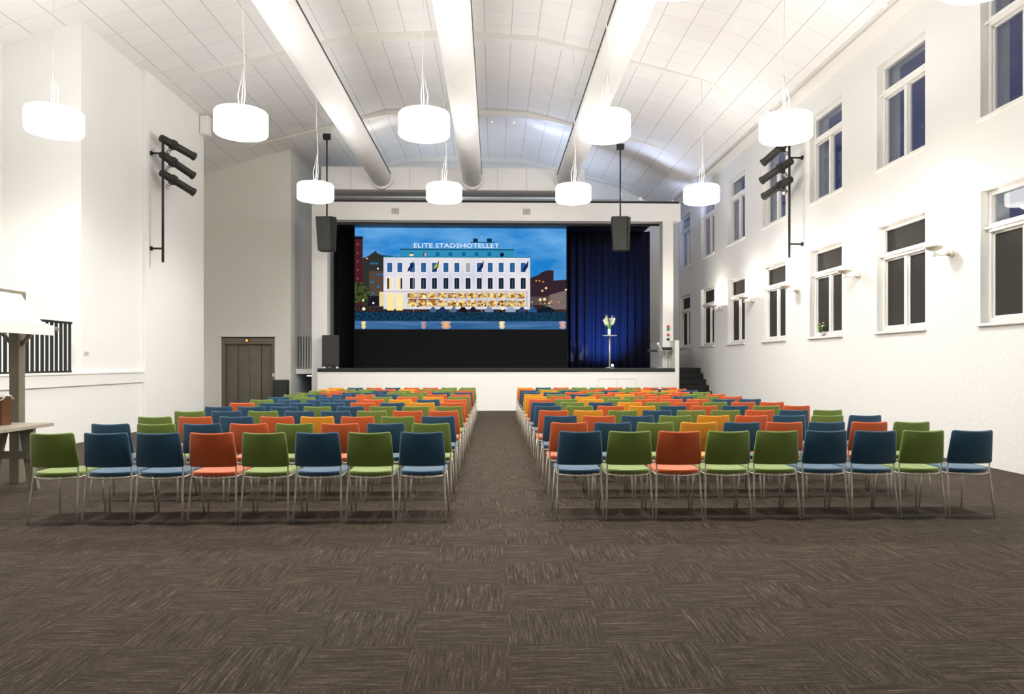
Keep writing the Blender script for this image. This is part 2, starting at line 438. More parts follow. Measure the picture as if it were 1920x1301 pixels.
# lift wall with opening for the doors
LX0, LX1, LZ = -8.36, -6.73, 2.24
b = MB()
b.box(XLM, LX0, 22.0, 22.3, 0, 8.3); b.box(LX1, -6.25, 22.0, 22.3, 0, 8.3); b.box(LX0, LX1, 22.0, 22.3, LZ, 8.3)
b.box(-6.45, -6.25, 22.3, YB, 0, 8.3)
tag(b.build('wall_lift', M['plaster2']), 'cream wall around the steel lift doors', 'wall', kind='structure')
b = MB(); b.box(XLM - .2, XR + .4, YB, YB + .2, 0, 9.2)
tag(b.build('wall_back', M['plaster']), 'white end wall behind the stage', 'wall', kind='structure')
b = MB(); b.box(XLM - .2, XR + .4, YF - .2, YF, 0, 9.2)
tag(b.build('wall_front', M['plaster']), 'white end wall behind the camera', 'wall', kind='structure')


# lift doors
d = thing('door_1', 'grey-brown steel lift doors with orange floor display', 'lift door', (LX0, 22.0, 0), 0, None, 'structure')
W = LX1 - LX0
f = MB(); f.box(0, .10, .03, .30, 0, LZ, M['elev']); f.box(W - .10, W, .03, .30, 0, LZ, M['elev']); f.box(.10, W - .10, .03, .3, LZ - .22, LZ, M['elev'])
f.box(0, W, .02, .031, LZ - .03, LZ, M['elevdark'])
f.build('door_frame', None, d, bevel=.004)
tr = MB(); tr.box(-.07, 0, -.02, .02, 0, LZ + .02); tr.box(W, W + .07, -.02, .02, 0, LZ + .02); tr.box(-.07, W + .07, -.02, .02, LZ, LZ + .05)
tr.build('door_surround', M['white'], d, bevel=.004)
pw = (W - .2) / 4
for k in range(4):
    p = MB(); yy = .14 + (.02 if k % 2 else 0)
    p.box(.10 + pw * k + .006, .10 + pw * (k + 1) - .006, yy, yy + .03, .02, LZ - .225, M['elev'])
    p.build('door_panel', None, d, bevel=.003)
p = MB(); p.box(.1, W - .1, .20, .22, 0, LZ - .22); p.build('door_recess', M['elevdark'], d)
p = MB(); p.box(W / 2 - .09, W / 2 + .0, .015, .03, LZ - .155, LZ - .06, M['black']); p.box(W / 2 - .07, W / 2 - .02, .008, .016, LZ - .14, LZ - .08, M['orange_led'])
p.build('floor_display', None, d)
p = MB(); p.box(W - .08, W - .02, .0, .03, 1.02, 1.12); p.build('call_button', M['white'], d, bevel=.004)

# ================================================================= STAGE
SX0, SX1, SY, SZ = -5.28, 5.62, 21.4, 1.28
st = thing('stage', 'raised black-floored stage with long white front', 'stage', (0, SY, 0), 0, None, 'structure')
b = MB(); b.box(SX0, SX1, 0, .08, 0, 1.17); b.box(SX0 - .0, SX0 + .08, .08, .9, 0, 1.17); b.build('front_panel', M['white'], st)
b = MB(); b.box(SX0, SX1 - .13, -.02, 4.7, 1.17, SZ, M['stagefloor']); b.build('stage_floor', None, st, bevel=.006)
b = MB(); b.box(SX0, SX1, -.012, .0, 1.14, 1.17); b.build('edge_strip', M['white'], st)
b = MB()
hx0, hx1 = 3.15, 4.30
for q in ((hx0, hx1, .955, .962), (hx0, hx1, .55, .556)): b.box(q[0], q[1], -.004, .0, q[2], q[3])
for q in (hx0, (hx0 + hx1) / 2, hx1): b.box(q - .003, q + .003, -.004, 0, .55, .962)
b.build('hatch_outline', M['vent'], st)
# side guard wall and stairs
b = MB(); b.box(SX1 - .13, SX1, SY - .02, 24.7, 1.17, 2.13); b.box(SX1 - .13, SX1 + .0, SY - .02, 24.7, 0, 1.17)
tag(b.build('wall_guard', M['white'], bevel=.01), 'low white guard wall between stage and black steps', 'wall', kind='structure')
s = thing('stair', 'black steps climbing beside the right wall to the stage', 'stairs', (SX1, 21.5, 0), 0, None, 'structure')
n = 7; rz = SZ / n; td = .31
for k in range(n):
    q = MB(); q.box(.005, XR - SX1 - .01, k * td, (n - 1) * td + .02 if k < n - 1 else 4.65, k * rz + (0.001 if k else 0), (k + 1) * rz)
    q.build('step', M['steps'], s, bevel=.006)

# proscenium frame
b = MB()
b.box(-5.62, -5.14, 22.05, 22.45, 0, 5.86); b.box(5.27, 5.61, 22.05, 22.45, SZ + .0, 5.86); b.box(-5.62, 5.84, 22.05, 22.45, 5.86, 6.42)
tag(b.build('wall_proscenium', M['white'], bevel=.01), 'white stage surround with deep top beam', 'wall', kind='structure')
b = MB(); b.box(-5.62, 5.8, 22.1, 22.4, 6.42, 6.50)
tag(b.build('trim_8', M['black']), 'black strip on top of the stage surround', 'trim', kind='structure')
for x, lab in ((-3.05, 'left'), (1.02, 'right')):
    v = thing('wall_vent', 'small grey square vent on the stage beam, %s one' % lab, 'vent', (x, 22.05, 6.14), 0, 'vents on the stage beam')
    q = MB(); q.box(-.11, .11, -.012, 0, -.09, .09, M['vent']); q.build('vent_frame', None, v)
    q = MB()
    for a in (-.055, .055):
        for c in (-.045, .045): q.box(a - .045, a + .045, -.018, -.012, c - .037, c + .037)
    q.build('vent_grille', M['spk'], v)
# stage house roof, side and back masking
b = MB(); b.box(-5.6, 5.27, 22.5, 25.9, 6.05, 6.12); b.box(-5.6, 5.27, 22.5, 22.52, 5.80, 6.05)
tag(b.build('ceiling_stage', M['black']), 'dark ceiling over the stage', 'ceiling', kind='structure')
# gallery slab left of stage with railing
b = MB(); b.box(-6.25, -5.62, 22.6, 25.9, 1.10, 1.25)
tag(b.build('floor_landing', M['white']), 'white landing slab left of the stage', 'floor', kind='structure')
b = MB(); b.box(-6.25, SX0 - .02, 25.2, 25.4, 0, 1.10)
tag(b.build('wall_recess', mat('grey_green_paint', (.42, .46, .41, 1), .8, vary=.05)), 'grey-green wall in the recess under the landing', 'wall', kind='structure')
r = thing('railing', 'short black barred railing left of the stage', 'railing', (-6.2, 22.62, 1.25))
q = MB(); q.box(0, .62, -.02, .02, 1.02, 1.06); q.build('top_rail', M['grey'], r)
q = MB(); q.box(0, .62, -.02, .02, .03, .06); q.build('bottom_rail', M['grey'], r)
for k in range(8):
    q = MB(); x = .02 + k * .083; q.box(x - .012, x + .012, -.012, .012, 0, 1.02); q.build('baluster', M['blackm'], r)
q = thing('work_light', 'small bluish lamp glowing under the landing by the stage', 'lamp', (-5.88, 22.75, 1.04))
p = MB(); p.box(-.06, .22, -.05, .05, 0, .06); p.build('lamp_housing', M['blackm'], q)
p = MB(); p.box(-.05, .21, -.06, .0, -.02, .0); p.build('lamp_tube', M['cool_led'], q)

# ---------------------------------------------------------------- curtains
def curtain(name, x0, x1, Y, z0, z1, m, fold, amp, label, n=None):
    b = MB(); w = x1 - x0; n = n or int(w / .022); rings = []
    ph = [random.uniform(0, 6.28) for _ in range(6)]
    def yy(x, z):
        t = x / fold
        a = amp * (.75 + .25 * math.sin(x * 1.3 + ph[0]))
        sw = .12 * math.sin(z * .5 + ph[1])
        return a * (math.sin(2 * PI * t + 1.2 * math.sin(x * 2.1 + ph[2]) + sw) * .7 + .3 * math.sin(2 * PI * t * 2.3 + ph[3]))
    zs = [z0 + (z1 - z0) * k / 8 for k in range(9)]
    for i in range(n + 1):
        x = w * i / n
        rings.append([(x0 + x, Y + yy(x, z), z) for z in zs] + [(x0 + x, Y + .02 + yy(x, z), z) for z in reversed(zs)])
    b.loops(rings, m)
    return b.build(name, None)
SCL, SCR = atY(665, 418, 24.3), atY(1062, 617.5, 24.3)
tag(curtain('stage_curtain', -5.55, SCL[0] + .15, 24.75, SZ + .005, 6.04, M['velvet'], .21, .05, ''), 'black stage curtain left of the projected picture', 'curtain')
tag(curtain('stage_curtain', SCR[0] + .02, 5.46, 24.75, SZ + .005, 6.04, M['navy'], .30, .12, ''), 'dark blue pleated curtain lit blue behind the flowers', 'curtain')
# screen: black masking frame + projected picture
scr = thing('projection_screen', 'large screen showing a white hotel by water at dusk', 'screen', (0, 24.3, SZ))
b = MB(); b.box(SCL[0] - .04, SCR[0] + .04, .02, .10, 0, 4.70); b.build('black_masking', M['velvet'], scr)

E1 = 2 ** (-EXPO)
PM = {}
def pm(r, g, b, k=1.0):
    key = (r, g, b)
    if key not in PM:
        c = srgb(r, g, b); m, nt, bs = newmat('picture_%d_%d_%d' % key)
        bs.inputs['Base Color'].default_value = (.004, .004, .004, 1); bs.inputs['Roughness'].default_value = .9
        bs.inputs['Specular IOR Level'].default_value = 0
        bs.inputs['Emission Color'].default_value = c; bs.inputs['Emission Strength'].default_value = E1 * k
        PM[key] = m
    return PM[key]
def pm_noise(name, c1, c2, sx, sy, lo=.4, hi=.62, det=4):
    m, nt, bs = newmat(name); tc = N(nt, 'ShaderNodeTexCoord'); mp = N(nt, 'ShaderNodeMapping')
    mp.inputs['Scale'].default_value = (sx, 1, sy)
    n = N(nt, 'ShaderNodeTexNoise'); n.inputs['Scale'].default_value = 1; n.inputs['Detail'].default_value = det
    cr = N(nt, 'ShaderNodeValToRGB'); cr.color_ramp.elements[0].position = lo; cr.color_ramp.elements[1].position = hi
    cr.color_ramp.elements[0].color = srgb(*c1); cr.color_ramp.elements[1].color = srgb(*c2)
    nt.links.new(tc.outputs['Object'], mp.inputs[0]); nt.links.new(mp.outputs[0], n.inputs['Vector']); nt.links.new(n.outputs['Fac'], cr.inputs[0])
    nt.links.new(cr.outputs[0], bs.inputs['Emission Color']); bs.inputs['Emission Strength'].default_value = E1
    bs.inputs['Base Color'].default_value = (.004, .004, .004, 1); bs.inputs['Specular IOR Level'].default_value = 0
    return m
SKY = pm_noise('picture_sky', (28, 128, 205), (112, 178, 232), .45, 1.3, .36, .66)
WATER = pm_noise('picture_water', (38, 88, 140), (78, 122, 170), .5, 14, .4, .62)
QUAY = pm_noise('picture_quay', (4, 34, 56), (26, 74, 104), 14, 14, .4, .7)
SHOPS = pm_noise('picture_shop_glow', (150, 92, 24), (255, 226, 140), 7, 9, .42, .6)
STREET = pm_noise('picture_street', (12, 18, 34), (86, 62, 48), 16, 22, .42, .68)
TREE = pm_noise('picture_tree', (22, 44, 30), (92, 98, 44), 9, 9, .4, .68)
FACADE = pm_noise('picture_facade', (205, 208, 232), (236, 230, 232), .6, .9, .35, .6)
b = MB(); LAY = [0]
def PX(u, v):
    p = atY(u, v, 24.3); return p[0], p[2] - SZ
def R(u0, v0, u1, v1, m, l):
    (x0, z1), (x1, z0) = PX(u0, v0), PX(u1, v1); y = .018 - .0015 * l
    b.face([(x0, y, z0), (x1, y, z0), (x1, y, z1), (x0, y, z1)], m)
def POLY(pts, m, l):
    y = .018 - .0015 * l
    b.face([(PX(u, v)[0], y, PX(u, v)[1]) for u, v in pts], m)
def DOT(u, v, r, m, l, ry=None):
    POLY([(u + r * math.cos(a), v + (ry or r) * math.sin(a)) for a in [2 * PI * k / 10 for k in range(10)]], m, l)
R(665, 418, 1062, 617.5, SKY, 0)
R(665, 601, 1062, 617.5, WATER, 1)
R(665, 585, 1062, 602, QUAY, 2)
R(665, 571, 1062, 586, STREET, 2)
# left buildings
R(665, 444, 680, 575, pm(74, 28, 36), 2); R(665, 443, 680.5, 448, pm(22, 18, 34), 3)
for v in range(456, 540, 16): R(669, v, 672, v + 4, pm(118, 82, 60), 3)
POLY([(680, 484), (690, 480), (697, 475), (704, 470), (708, 475), (716, 478), (736, 480), (736, 575), (680, 575)], pm(46, 50, 46), 2)
R(692, 508, 722, 575, pm(84, 68, 60), 3)
for u, v in ((694, 492), (702, 492), (706, 513), (714, 513), (694, 527), (706, 536), (695, 548), (712, 548)): R(u, v, u + 7, v + 3.5, pm(44, 108, 150), 4)
DOT(688, 484.5, 2.2, pm(255, 180, 150), 4, 1.2); DOT(708.5, 503.5, 1.8, pm(255, 232, 190), 4)
POLY([(665, 528), (680, 530), (692, 540), (697, 555), (690, 566), (665, 568)], TREE, 4)
R(690, 555, 720, 574, pm(22, 22, 40), 4)
# right buildings
POLY([(994, 521), (1010, 515), (1016, 510), (1028, 506), (1038, 507), (1038, 526), (1062, 524), (1062, 580), (994, 580)], pm(52, 34, 44), 2)
POLY([(1030, 553), (1062, 544), (1062, 580), (1024, 580)], pm(122, 106, 104), 3)
R(994, 556, 1030, 572, pm(84, 74, 76), 3)
for u, v in ((1004, 525), (1010, 525), (1017, 527)): R(u, v, u + 3, v + 2.4, pm(228, 160, 62), 4)
for u, v, r in ((1024, 540, 2.4), (1017, 545, 2), (1013, 562, 3), (1021, 561, 3), (1030, 568, 2), (1061, 543, 2)): DOT(u, v, r, pm(255, 214, 150), 5)
for k in range(26): DOT(random.uniform(994, 1060), random.uniform(564, 578), random.uniform(.7, 1.6), pm(*random.choice(((240, 120, 50), (255, 200, 110), (90, 60, 60), (60, 120, 60)))), 5)
# hotel
R(719, 482, 994, 580, FACADE, 5); R(719, 480.5, 995, 483.5, pm(34, 124, 150), 6)
R(751, 467.5, 963, 482, pm(48, 142, 184), 5); R(750, 466, 964, 469.5, pm(16, 84, 104), 6)
for k, u in enumerate((768, 793, 817, 841, 866, 890, 914, 938)):
    R(u, 473, u + 7, 480, pm(20, 96, 156), 6)
    if k == 0: R(u, 476, u + 7, 480, pm(255, 228, 150), 7)
    if k == 1: R(u + 3, 474, u + 6, 480, pm(240, 170, 150), 7)
    if k == 7: DOT(u + 3, 478, 3.5, pm(2, 8, 16), 7)
for u in (887, 913): R(u, 447, u + 9, 454, pm(10, 44, 70), 5)
R(882, 453, 928, 455.5, pm(20, 96, 140), 5)
for k in range(13):
    u = (726, 745, 768.5, 789.5, 810, 831.5, 852, 873, 894, 914.5, 935, 956, 976.5)[k]
    for (v0, v1, c) in ((492.5, 510, (34, 92, 148)), (521, 541.5, (20, 34, 54))):
        R(u - 1.4, v0 - 1.8, u + 10.6, v1 + 1.6, pm(246, 240, 238), 6)
        if k == 7 and v0 < 500: c = (176, 172, 180)
        R(u, v0, u + 9.2, v1, pm(*c), 7)
        R(u + 4.2, v0 + 3, u + 5, v1, pm(90, 110, 140), 8)
        if k < 2 and v0 > 500:
            R(u + (3.5 if k == 0 else 0), v0, u + (9.2 if k == 0 else 6), v1, pm(255, 226, 170), 8)
for u in (769.5, 817, 901, 985): POLY([(u + 6, 488), (u - 4, 503), (u - 6, 510), (u + 1, 506), (u + 5, 500)], pm(24, 30, 84), 9)
POLY([(821, 491), (814, 500), (813, 505), (820, 500)], pm(196, 180, 40), 10)
for u in (775, 843, 903, 990): R(u, 510, u + .8, 584, pm(190, 186, 196), 8)
# ground floor: lit glazing and columns
R(719, 545, 990, 548, pm(206, 186, 168), 6)
R(726, 551, 738, 582, pm(255, 232, 150), 7); R(743, 551, 755, 582, pm(255, 236, 158), 7); R(711, 547, 719, 574, pm(232, 214, 150), 6)
R(764, 549, 984, 560, SHOPS, 7); R(764, 563, 984, 575, SHOPS, 7); R(826, 559, 984, 563.5, pm(214, 212, 228), 8); R(766, 560.5, 824, 563, pm(128, 62, 24), 8)
for k in range(12): R(781 + 18.6 * k, 548, 784.5 + 18.6 * k, 576, pm(196, 184, 186), 8)
for k in range(40): DOT(random.uniform(764, 984), random.uniform(564, 575), random.uniform(.8, 2.1), pm(*random.choice(((255, 240, 180), (30, 26, 30), (255, 220, 120), (56, 46, 34)))), 9)
for u, v, r in ((795, 556, 3.4), (942, 577.5, 3.6), (682, 579, 3.2), (681, 563, 2), (700, 568, 2), (747, 570, 3), (858, 570, 2.6)): DOT(u, v, r, pm(255, 242, 190), 10)
# parked cars
for u, w_, c in ((806, 12, (60, 96, 132)), (822, 15, (24, 52, 92)), (845, 11, (80, 112, 148)), (860, 16, (18, 18, 28)), (880, 14, (24, 28, 44)), (909, 16, (120, 138, 164)), (948, 19, (148, 166, 190)), (972, 13, (40, 66, 104)), (992, 14, (36, 86, 140)), (1007, 34, (12, 22, 44))):
    POLY([(u, 585), (u, 580), (u + w_ * .2, 578.5), (u + w_ * .32, 575.5), (u + w_ * .7, 575.5), (u + w_ * .85, 579), (u + w_, 581), (u + w_, 585)], pm(*c), 11)
# reflections on water
for u, hw, c in ((681.5, 4.6, (255, 226, 150)), (941, 6, (255, 232, 170)), (836, 10, (236, 178, 132)), (794, 5, (190, 150, 146)), (1055, 7, (214, 168, 162))):
    POLY([(u - hw * .8, 602.3), (u - hw, 606), (u - hw * .6, 609), (u - hw * .9, 613), (u - hw * .4, 616.6), (u + hw * .5, 616.6), (u + hw, 612), (u + hw * .6, 608), (u + hw, 605), (u + hw * .8, 602.3)], pm(*[int(a * .8 + bb * .2) for a, bb in zip(c, (60, 110, 160))]), 3)
    POLY([(u - hw * .4, 602.3), (u - hw * .5, 608), (u - hw * .2, 614), (u + hw * .3, 614), (u + hw * .5, 607), (u + hw * .4, 602.3)], pm(*c), 4)
# roof sign
tcu = bpy.data.curves.new('sign_text', 'FONT'); tcu.body = 'ELITE STADSHOTELLET'; tcu.size = 1; tcu.resolution_u = 2
to = bpy.data.objects.new('sign_text', tcu); COL.objects.link(to)
bpy.context.view_layer.update()
tm = bpy.data.meshes.new_from_object(to.evaluated_get(bpy.context.evaluated_depsgraph_get()))
xs = [v.co.x for v in tm.vertices]; yv = [v.co.y for v in tm.vertices]
(xa, za), (xb, zb) = PX(776, 464), PX(936, 456.5)
mi = b.mi(pm(250, 250, 255))
vs = [b.bm.verts.new((xa + (v.co.x - min(xs)) / (max(xs) - min(xs)) * (xb - xa), .018 - .0015 * 9, za + (v.co.y - min(yv)) / (max(yv) - min(yv)) * (zb - za))) for v in tm.vertices]
for p in tm.polygons:
    try:
        f = b.bm.faces.new([vs[i] for i in p.vertices]); f.material_index = mi
    except ValueError: pass
bpy.data.objects.remove(to); bpy.data.curves.remove(tcu); bpy.data.meshes.remove(tm)
b.build('projected_picture', None, scr)

# black wall of curtain above/below the screen behind
b = MB(); b.box(-5.6, 5.3, 25.3, 25.36, SZ, 6.04)
tag(b.build('backdrop', M['velvet']), 'black backdrop hanging behind the screen', 'curtain')

# ---------------------------------------------------------------- high table with flowers and floor spotlight
tp = atY(1143, 684, 22.7)
t = thing('cocktail_table', 'slim chrome high table standing on the stage', 'table', (tp[0], 22.7, SZ))
q = MB(); q.lathe([(.001, 0), (.15, 0), (.15, .012), (.03, .03), (.001, .03)]); q.build('base', M['chrome'], t)
q = MB(); q.lathe([(.001, .03), (.026, .03), (.026, 1.02), (.001, 1.02)], seg=12); q.build('pole', M['chrome'], t)
q = MB(); q.lathe([(.001, 1.02), (.22, 1.02), (.235, 1.03), (.235, 1.045), (.001, 1.045)], seg=32); q.build('tabletop', M['white'], t)
tz = SZ + 1.045
v = thing('vase', 'glass vase on the high table holding white flowers', 'vase', (tp[0] - .02, 22.7, tz))
q = MB(); q.lathe([(.055, 0), (.06, .02), (.06, .30), (.054, .30), (.052, .03), (.001, .03), (.001, 0.005)], seg=20); q.build('glass', M['vaseglass'], v)
q = MB(); q.lathe([(.001, .012), (.048, .012), (.048, .2), (.001, .2)], seg=16); q.build('pale_gravel', M['lace'], v)
fl = thing('flower_bouquet', 'white gladiolus bouquet with green leaves in the vase', 'flowers', (tp[0] - .02, 22.7, tz + .04))
for k in range(11):
    side = -1 if k % 2 else 1
    dx, dy = side * random.uniform(.05, .18), random.uniform(-.08, .08); h = random.uniform(.42, .6)
    q = MB(); q.tube([(side * .01, 0, 0), (dx * .2, dy * .3, h * .5), (dx, dy, h)], .006, seg=6); q.build('stem', M['leaf'], fl)
    q = MB()
    for j in range(6):
        a = random.uniform(0, 6.28); cx, cy, czz = dx * (.65 + j * .07), dy * (.65 + j * .07), h * (.62 + j * .075)
        for g in range(4):
            aa = a + g * PI / 2; rr = .05
            q.loops([[(cx + rr * s * math.cos(aa) + w * math.sin(aa) * .022, cy + rr * s * math.sin(aa) - w * math.cos(aa) * .022, czz + s * .03 - s * s * .012) for w in (-1, 0, 1)] for s in (0, .4, .8, 1.2)], None, caps=False, closed=False)
    q.build('blossom', M['petal'], fl)
for k in range(7):
    a = random.uniform(0, 6.28); q = MB(); L = random.uniform(.3, .45)
    q.loops([[(math.cos(a) * s * .1 + w * math.sin(a) * .018 * math.sin(PI * min(1, s + .1)), math.sin(a) * s * .1 - w * math.cos(a) * .018, s * L) for w in (-1, 0, 1)] for s in (0, .25, .5, .75, 1)], None, caps=False, closed=False)
    q.build('leaf', M['leaf'], fl)
sp = thing('floor_spotlight', 'small blue-white spotlight glowing at the high table foot', 'spotlight', (tp[0] + .05, 22.45, SZ))
q = MB(); q.box(-.05, .05, -.03, .05, 0, .02); q.build('base', M['blackm'], sp)
q = MB(); q.lathe([(.001, 0), (.035, 0), (.045, .07), (.03, .07), (.001, .05)], c=(0, 0, .05), seg=16, T=aim((0, .8, .6))); q.build('housing', M['blackm'], sp)
q = MB(); q.lathe([(.001, -.034), (.02, -.03), (.034, 0), (.02, .03), (.001, .034)], c=(0, -.0, .085), seg=14); q.build('lens', M['blue_led'], sp)
def light(kind, name, loc, energy, color, size=.1, aimv=None, spot=None, blend=.4, parent=None):
    l = bpy.data.lights.new(name, kind); l.energy = energy; l.color = color
    if kind in ('POINT', 'SPOT'): l.shadow_soft_size = size
    if kind == 'AREA': l.shape = 'DISK'; l.size = size
    if spot: l.spot_size = spot; l.spot_blend = blend
    o = bpy.data.objects.new(name, l); COL.objects.link(o); o.location = loc
    if aimv is not None: o.rotation_euler = (-Vector(aimv)).to_track_quat('Z', 'Y').to_euler()
    if parent: o.parent = parent
    return o
light('SPOT', 'bulb', (0, .62, .10), 560, (.07, .27, 1), .05, (0, 1.0, .8), math.radians(84), 1.0, parent=sp)

# lectern with laptop at stage right
lc = atY(1240, 660, 21.95)
t = thing('lectern', 'slim steel lectern at the right end of the stage', 'lectern', (lc[0], 21.8, SZ))
q = MB(); q.box(-.22, .22, -.16, .16, 0, .02); q.build('base', M['steel'], t, bevel=.004)
q = MB(); q.box(-.03, .0, -.02, .02, .02, .52); q.build('pole', M['steel'], t)
q = MB(); q.box(.17, .19, -.02, .02, .02, .52); q.build('pole', M['steel'], t)
q = MB(); q.box(-.2, .28, -.17, .17, .52, .545); q.build('shelf', M['steel'], t, bevel=.004)
q = MB(); q.box(-.46, -.16, -.1, .1, .50, .57); q.build('side_tray', M['black'], t, bevel=.006)
q = thing('microphone_unit', 'black and silver equipment lying on the lectern shelf', 'equipment', (lc[0], 21.8, SZ + .545))
p = MB(); p.box(-.0, .26, -.12, .12, 0, .10); p.build('body', M['blackm'], q, bevel=.01)
p = MB(); p.tube([(-.02, -.05, .02), (-.1, -.06, .10), (-.14, -.06, .17)], .018, seg=10); p.lathe([(.001, -.05), (.035, -.04), (.045, 0), (.03, .04), (.001, .05)], c=(-.15, -.06, .2), seg=14); p.build('silver_head', M['white'], q)
p = MB(); p.tube([(.1, -.19, .54), (.08, -.2, .4), (-.05, -.19, .28), (-.06, -.15, .03)], .006, seg=6); p.build('cable', M['white'], t)
q = thing('wall_switches', 'small coloured wall switches on the stage surround', 'switch', (5.44, 22.04, 2.16))
for z, m in ((.42, 'red'), (.33, 'greenp'), (.16, 'red'), (0.02, 'black')):
    p = MB(); p.box(-.04, .04, -.03, .0, z - .035, z + .035); p.build('switch_box', M[m], q, bevel=.004)

# floor-standing speakers
def cabinet(name, label, loc, w, dp, h, rz, casters=True):
    t = thing(name, label, 'loudspeaker', loc, rz)
    q = MB(); q.box(-w / 2, w / 2, -dp / 2, dp / 2, .05, h); q.build('cabinet', M['speaker'], t, bevel=.012)
    q = MB(); q.box(-w / 2 + .03, w / 2 - .03, -dp / 2 - .012, -dp / 2, .09, h - .03); q.build('grille', M['grille'], t)
    for sx in (-1, 1):
        for sy in (-1, 1):
            q = MB(); q.box(sx * (w / 2 - .06) - .035, sx * (w / 2 - .06) + .035, sy * (dp / 2 - .05) - .03, sy * (dp / 2 - .05) + .03, 0, .05)
            q.build('foot', M['white'], t)
    return t
cabinet('stage_speaker', 'black loudspeaker cabinet at the left end of the stage', (-4.98, 21.78, SZ), .50, .42, 1.0, .25)
cabinet('floor_speaker', 'black cabinet standing on the floor beside the lift doors', (-6.42, 21.6, 0), .40, .5, .93, .12)

# hanging speakers
def hanging(x, Y, z0, z1, label, lab2, rz, clampz):
    t = thing('hanging_speaker', label, 'loudspeaker', (x, Y, z0), rz, 'loudspeakers hanging beside the stage')
    h = z1 - z0
    q = MB(); q.loops([[(-.29, -.2, z), (.14, -.24, z), (.29, -.12, z), (.24, .25, z), (-.24, .25, z)] if z > .01 else [(-.23, -.16, z), (.16, -.2, z), (.26, -.1, z), (.22, .2, z), (-.2, .2, z)] for z in (0, h)], M['speaker'], smooth=False)
    q.build('cabinet', None, t, bevel=.012)
    q = MB(); q.loops([[(.175, -.232, z), (.20, -.245, z), (.225, -.2, z), (.2, -.18, z)] for z in (.05, h - .05)], M['grille'], smooth=False)
    q.build('grille', None, t)
    s = thing('suspension_pole', lab2, 'pole', (x, Y, z1), 0, 'poles carrying the hanging loudspeakers')
    q = MB(); q.tube([(0, 0, 0), (0, 0, clampz - z1)], .022, seg=8); q.build('pole', M['blackm'], s)
    q = MB(); q.box(-.11, .11, -.07, .07, clampz - z1 - .08, clampz - z1 + .08); q.build('clamp', M['black'], s, bevel=.01)
pL, pR = atY(613, 408, 20.98), atY(1163, 408, 20.98)
hanging(pL[0], 20.98, 4.72, pL[2], 'black loudspeaker hanging left of the stage opening', 'thin black pole above the left hanging loudspeaker', 0, cz(pL[0]) - .42)
hanging(pR[0], 20.98, 4.76, pR[2], 'black loudspeaker hanging before the blue curtain', 'thin black pole above the right hanging loudspeaker', 0, cz(pR[0]) - .42)

# ================================================================= ducts and plenum
pb = thing('duct_plenum', 'long white panelled air box the three ducts enter', 'air duct box', (0, 22.0, 6.79))
q = MB(); q.box(-5.32, 2.83, .0, .9, 0, .69); q.build('box', M['sheet'], pb, bevel=.01)
q = MB()
for k in range(1, 9): q.box(-5.32 + k * .905, -5.312 + k * .905, -.004, .0, .0, .69)
q.build('panel_joints', M['vent'], pb)
q = MB(); q.box(-5.32, 2.83, -.015, .0, .67, .70); q.build('edge_strip', M['white'], pb)
DUCT = [(atY(716, 331, 22), 'left'), (atY(885.5, 331, 22), 'middle'), (atY(1061.5, 327, 22), 'right')]
for p, lab in DUCT:
    z = 7.15
    t = thing('air_duct', 'round white air duct under the ceiling, %s of the three' % lab, 'air duct', (p[0], 0, z), 0, 'round white ceiling ducts')
    q = MB(); q.loops([[(.3 * math.cos(2 * PI * j / 40), y, .3 * math.sin(2 * PI * j / 40)) for j in range(40)] for y in (-4.9, 3, 8, 13, 18, 21.99)], M['sheet']); q.build('pipe', None, t)
    q = MB()
    for y in range(-4, 22, 2): q.loops([[((.303) * math.cos(2 * PI * j / 40), y + w, .303 * math.sin(2 * PI * j / 40)) for j in range(40)] for w in (0, .02)], M['sheet'])
    q.build('seam_band', None, t)
    q = MB(); q.loops([[(r * math.cos(2 * PI * j / 40), y, r * math.sin(2 * PI * j / 40)) for j in range(40)] for r, y in ((.3, 21.86), (.36, 21.88), (.37, 21.99))], M['sheet']); q.build('collar', None, t)
    for sx in (-1, 1):
        q = MB(); q.tube([(sx * .298, -4.9, .095), (sx * .298, 21.85, .095)], .014, seg=6); q.build('side_rail', M['gap'], t)

# structures seen above the stage surround
q = thing('roof_ducting', 'grey service duct and tray above the stage surround', 'service duct', (0, 22.9, 6.55))
p = MB(); p.box(-5.2, -1.2, .1, .5, .05, .22); p.build('tray', M['vent'], q)
p = MB(); p.box(-1.0, 4.2, .3, .8, .1, .26); p.build('duct', M['spk'], q)

# small wall box
wb = atY(385, 225, 18.5)
q = MB(); q.box(-.1, .1, -.12, .12, -.24, .24)
tag(q.build('wall_speaker', M['white'], loc=(XC + .11, 18.2, 7.45), bevel=.015), 'white box loudspeaker high on the pilaster edge', 'loudspeaker')

# ceiling details
def ceil_disc(u, v, lab):
    Y = 10.0
    for _ in range(60):
        p = atY(u, v, Y); Y -= (p[2] - cz(p[0])) * 1.0 * (Y / max(1, (p[2] - H))) * .6
    p = atY(u, v, Y); x = p[0]
    sl = math.atan2(cz(x + .1) - cz(x - .1), .2)
    t = MB(); T = Matrix.Rotation(-sl, 4, 'Y')
    t.lathe([(.001, -.02), (.10, -.02), (.13, -.004), (.13, 0.01), (.001, .01)], seg=20, T=T)
    tag(t.build('ceiling_speaker', M['spk'], loc=(x, Y, cz(x) - .002)), lab, 'ceiling speaker', 'round ceiling speakers')
ceil_disc(513, 174, 'round grey ceiling speaker left of the left duct')
ceil_disc(1178, 175, 'round grey ceiling speaker right of the right duct')
ceil_disc(1262, 4, 'round grey ceiling speaker at the top edge, right side')
ceil_disc(368, 1, 'round grey ceiling speaker at the top edge, left side')
hp = (1.1, 17.3)
q = thing('ceiling_hatch', 'small open grey hatch in the ceiling by the right duct', 'hatch', (1.35, 17.0, cz(1.35) - .03))
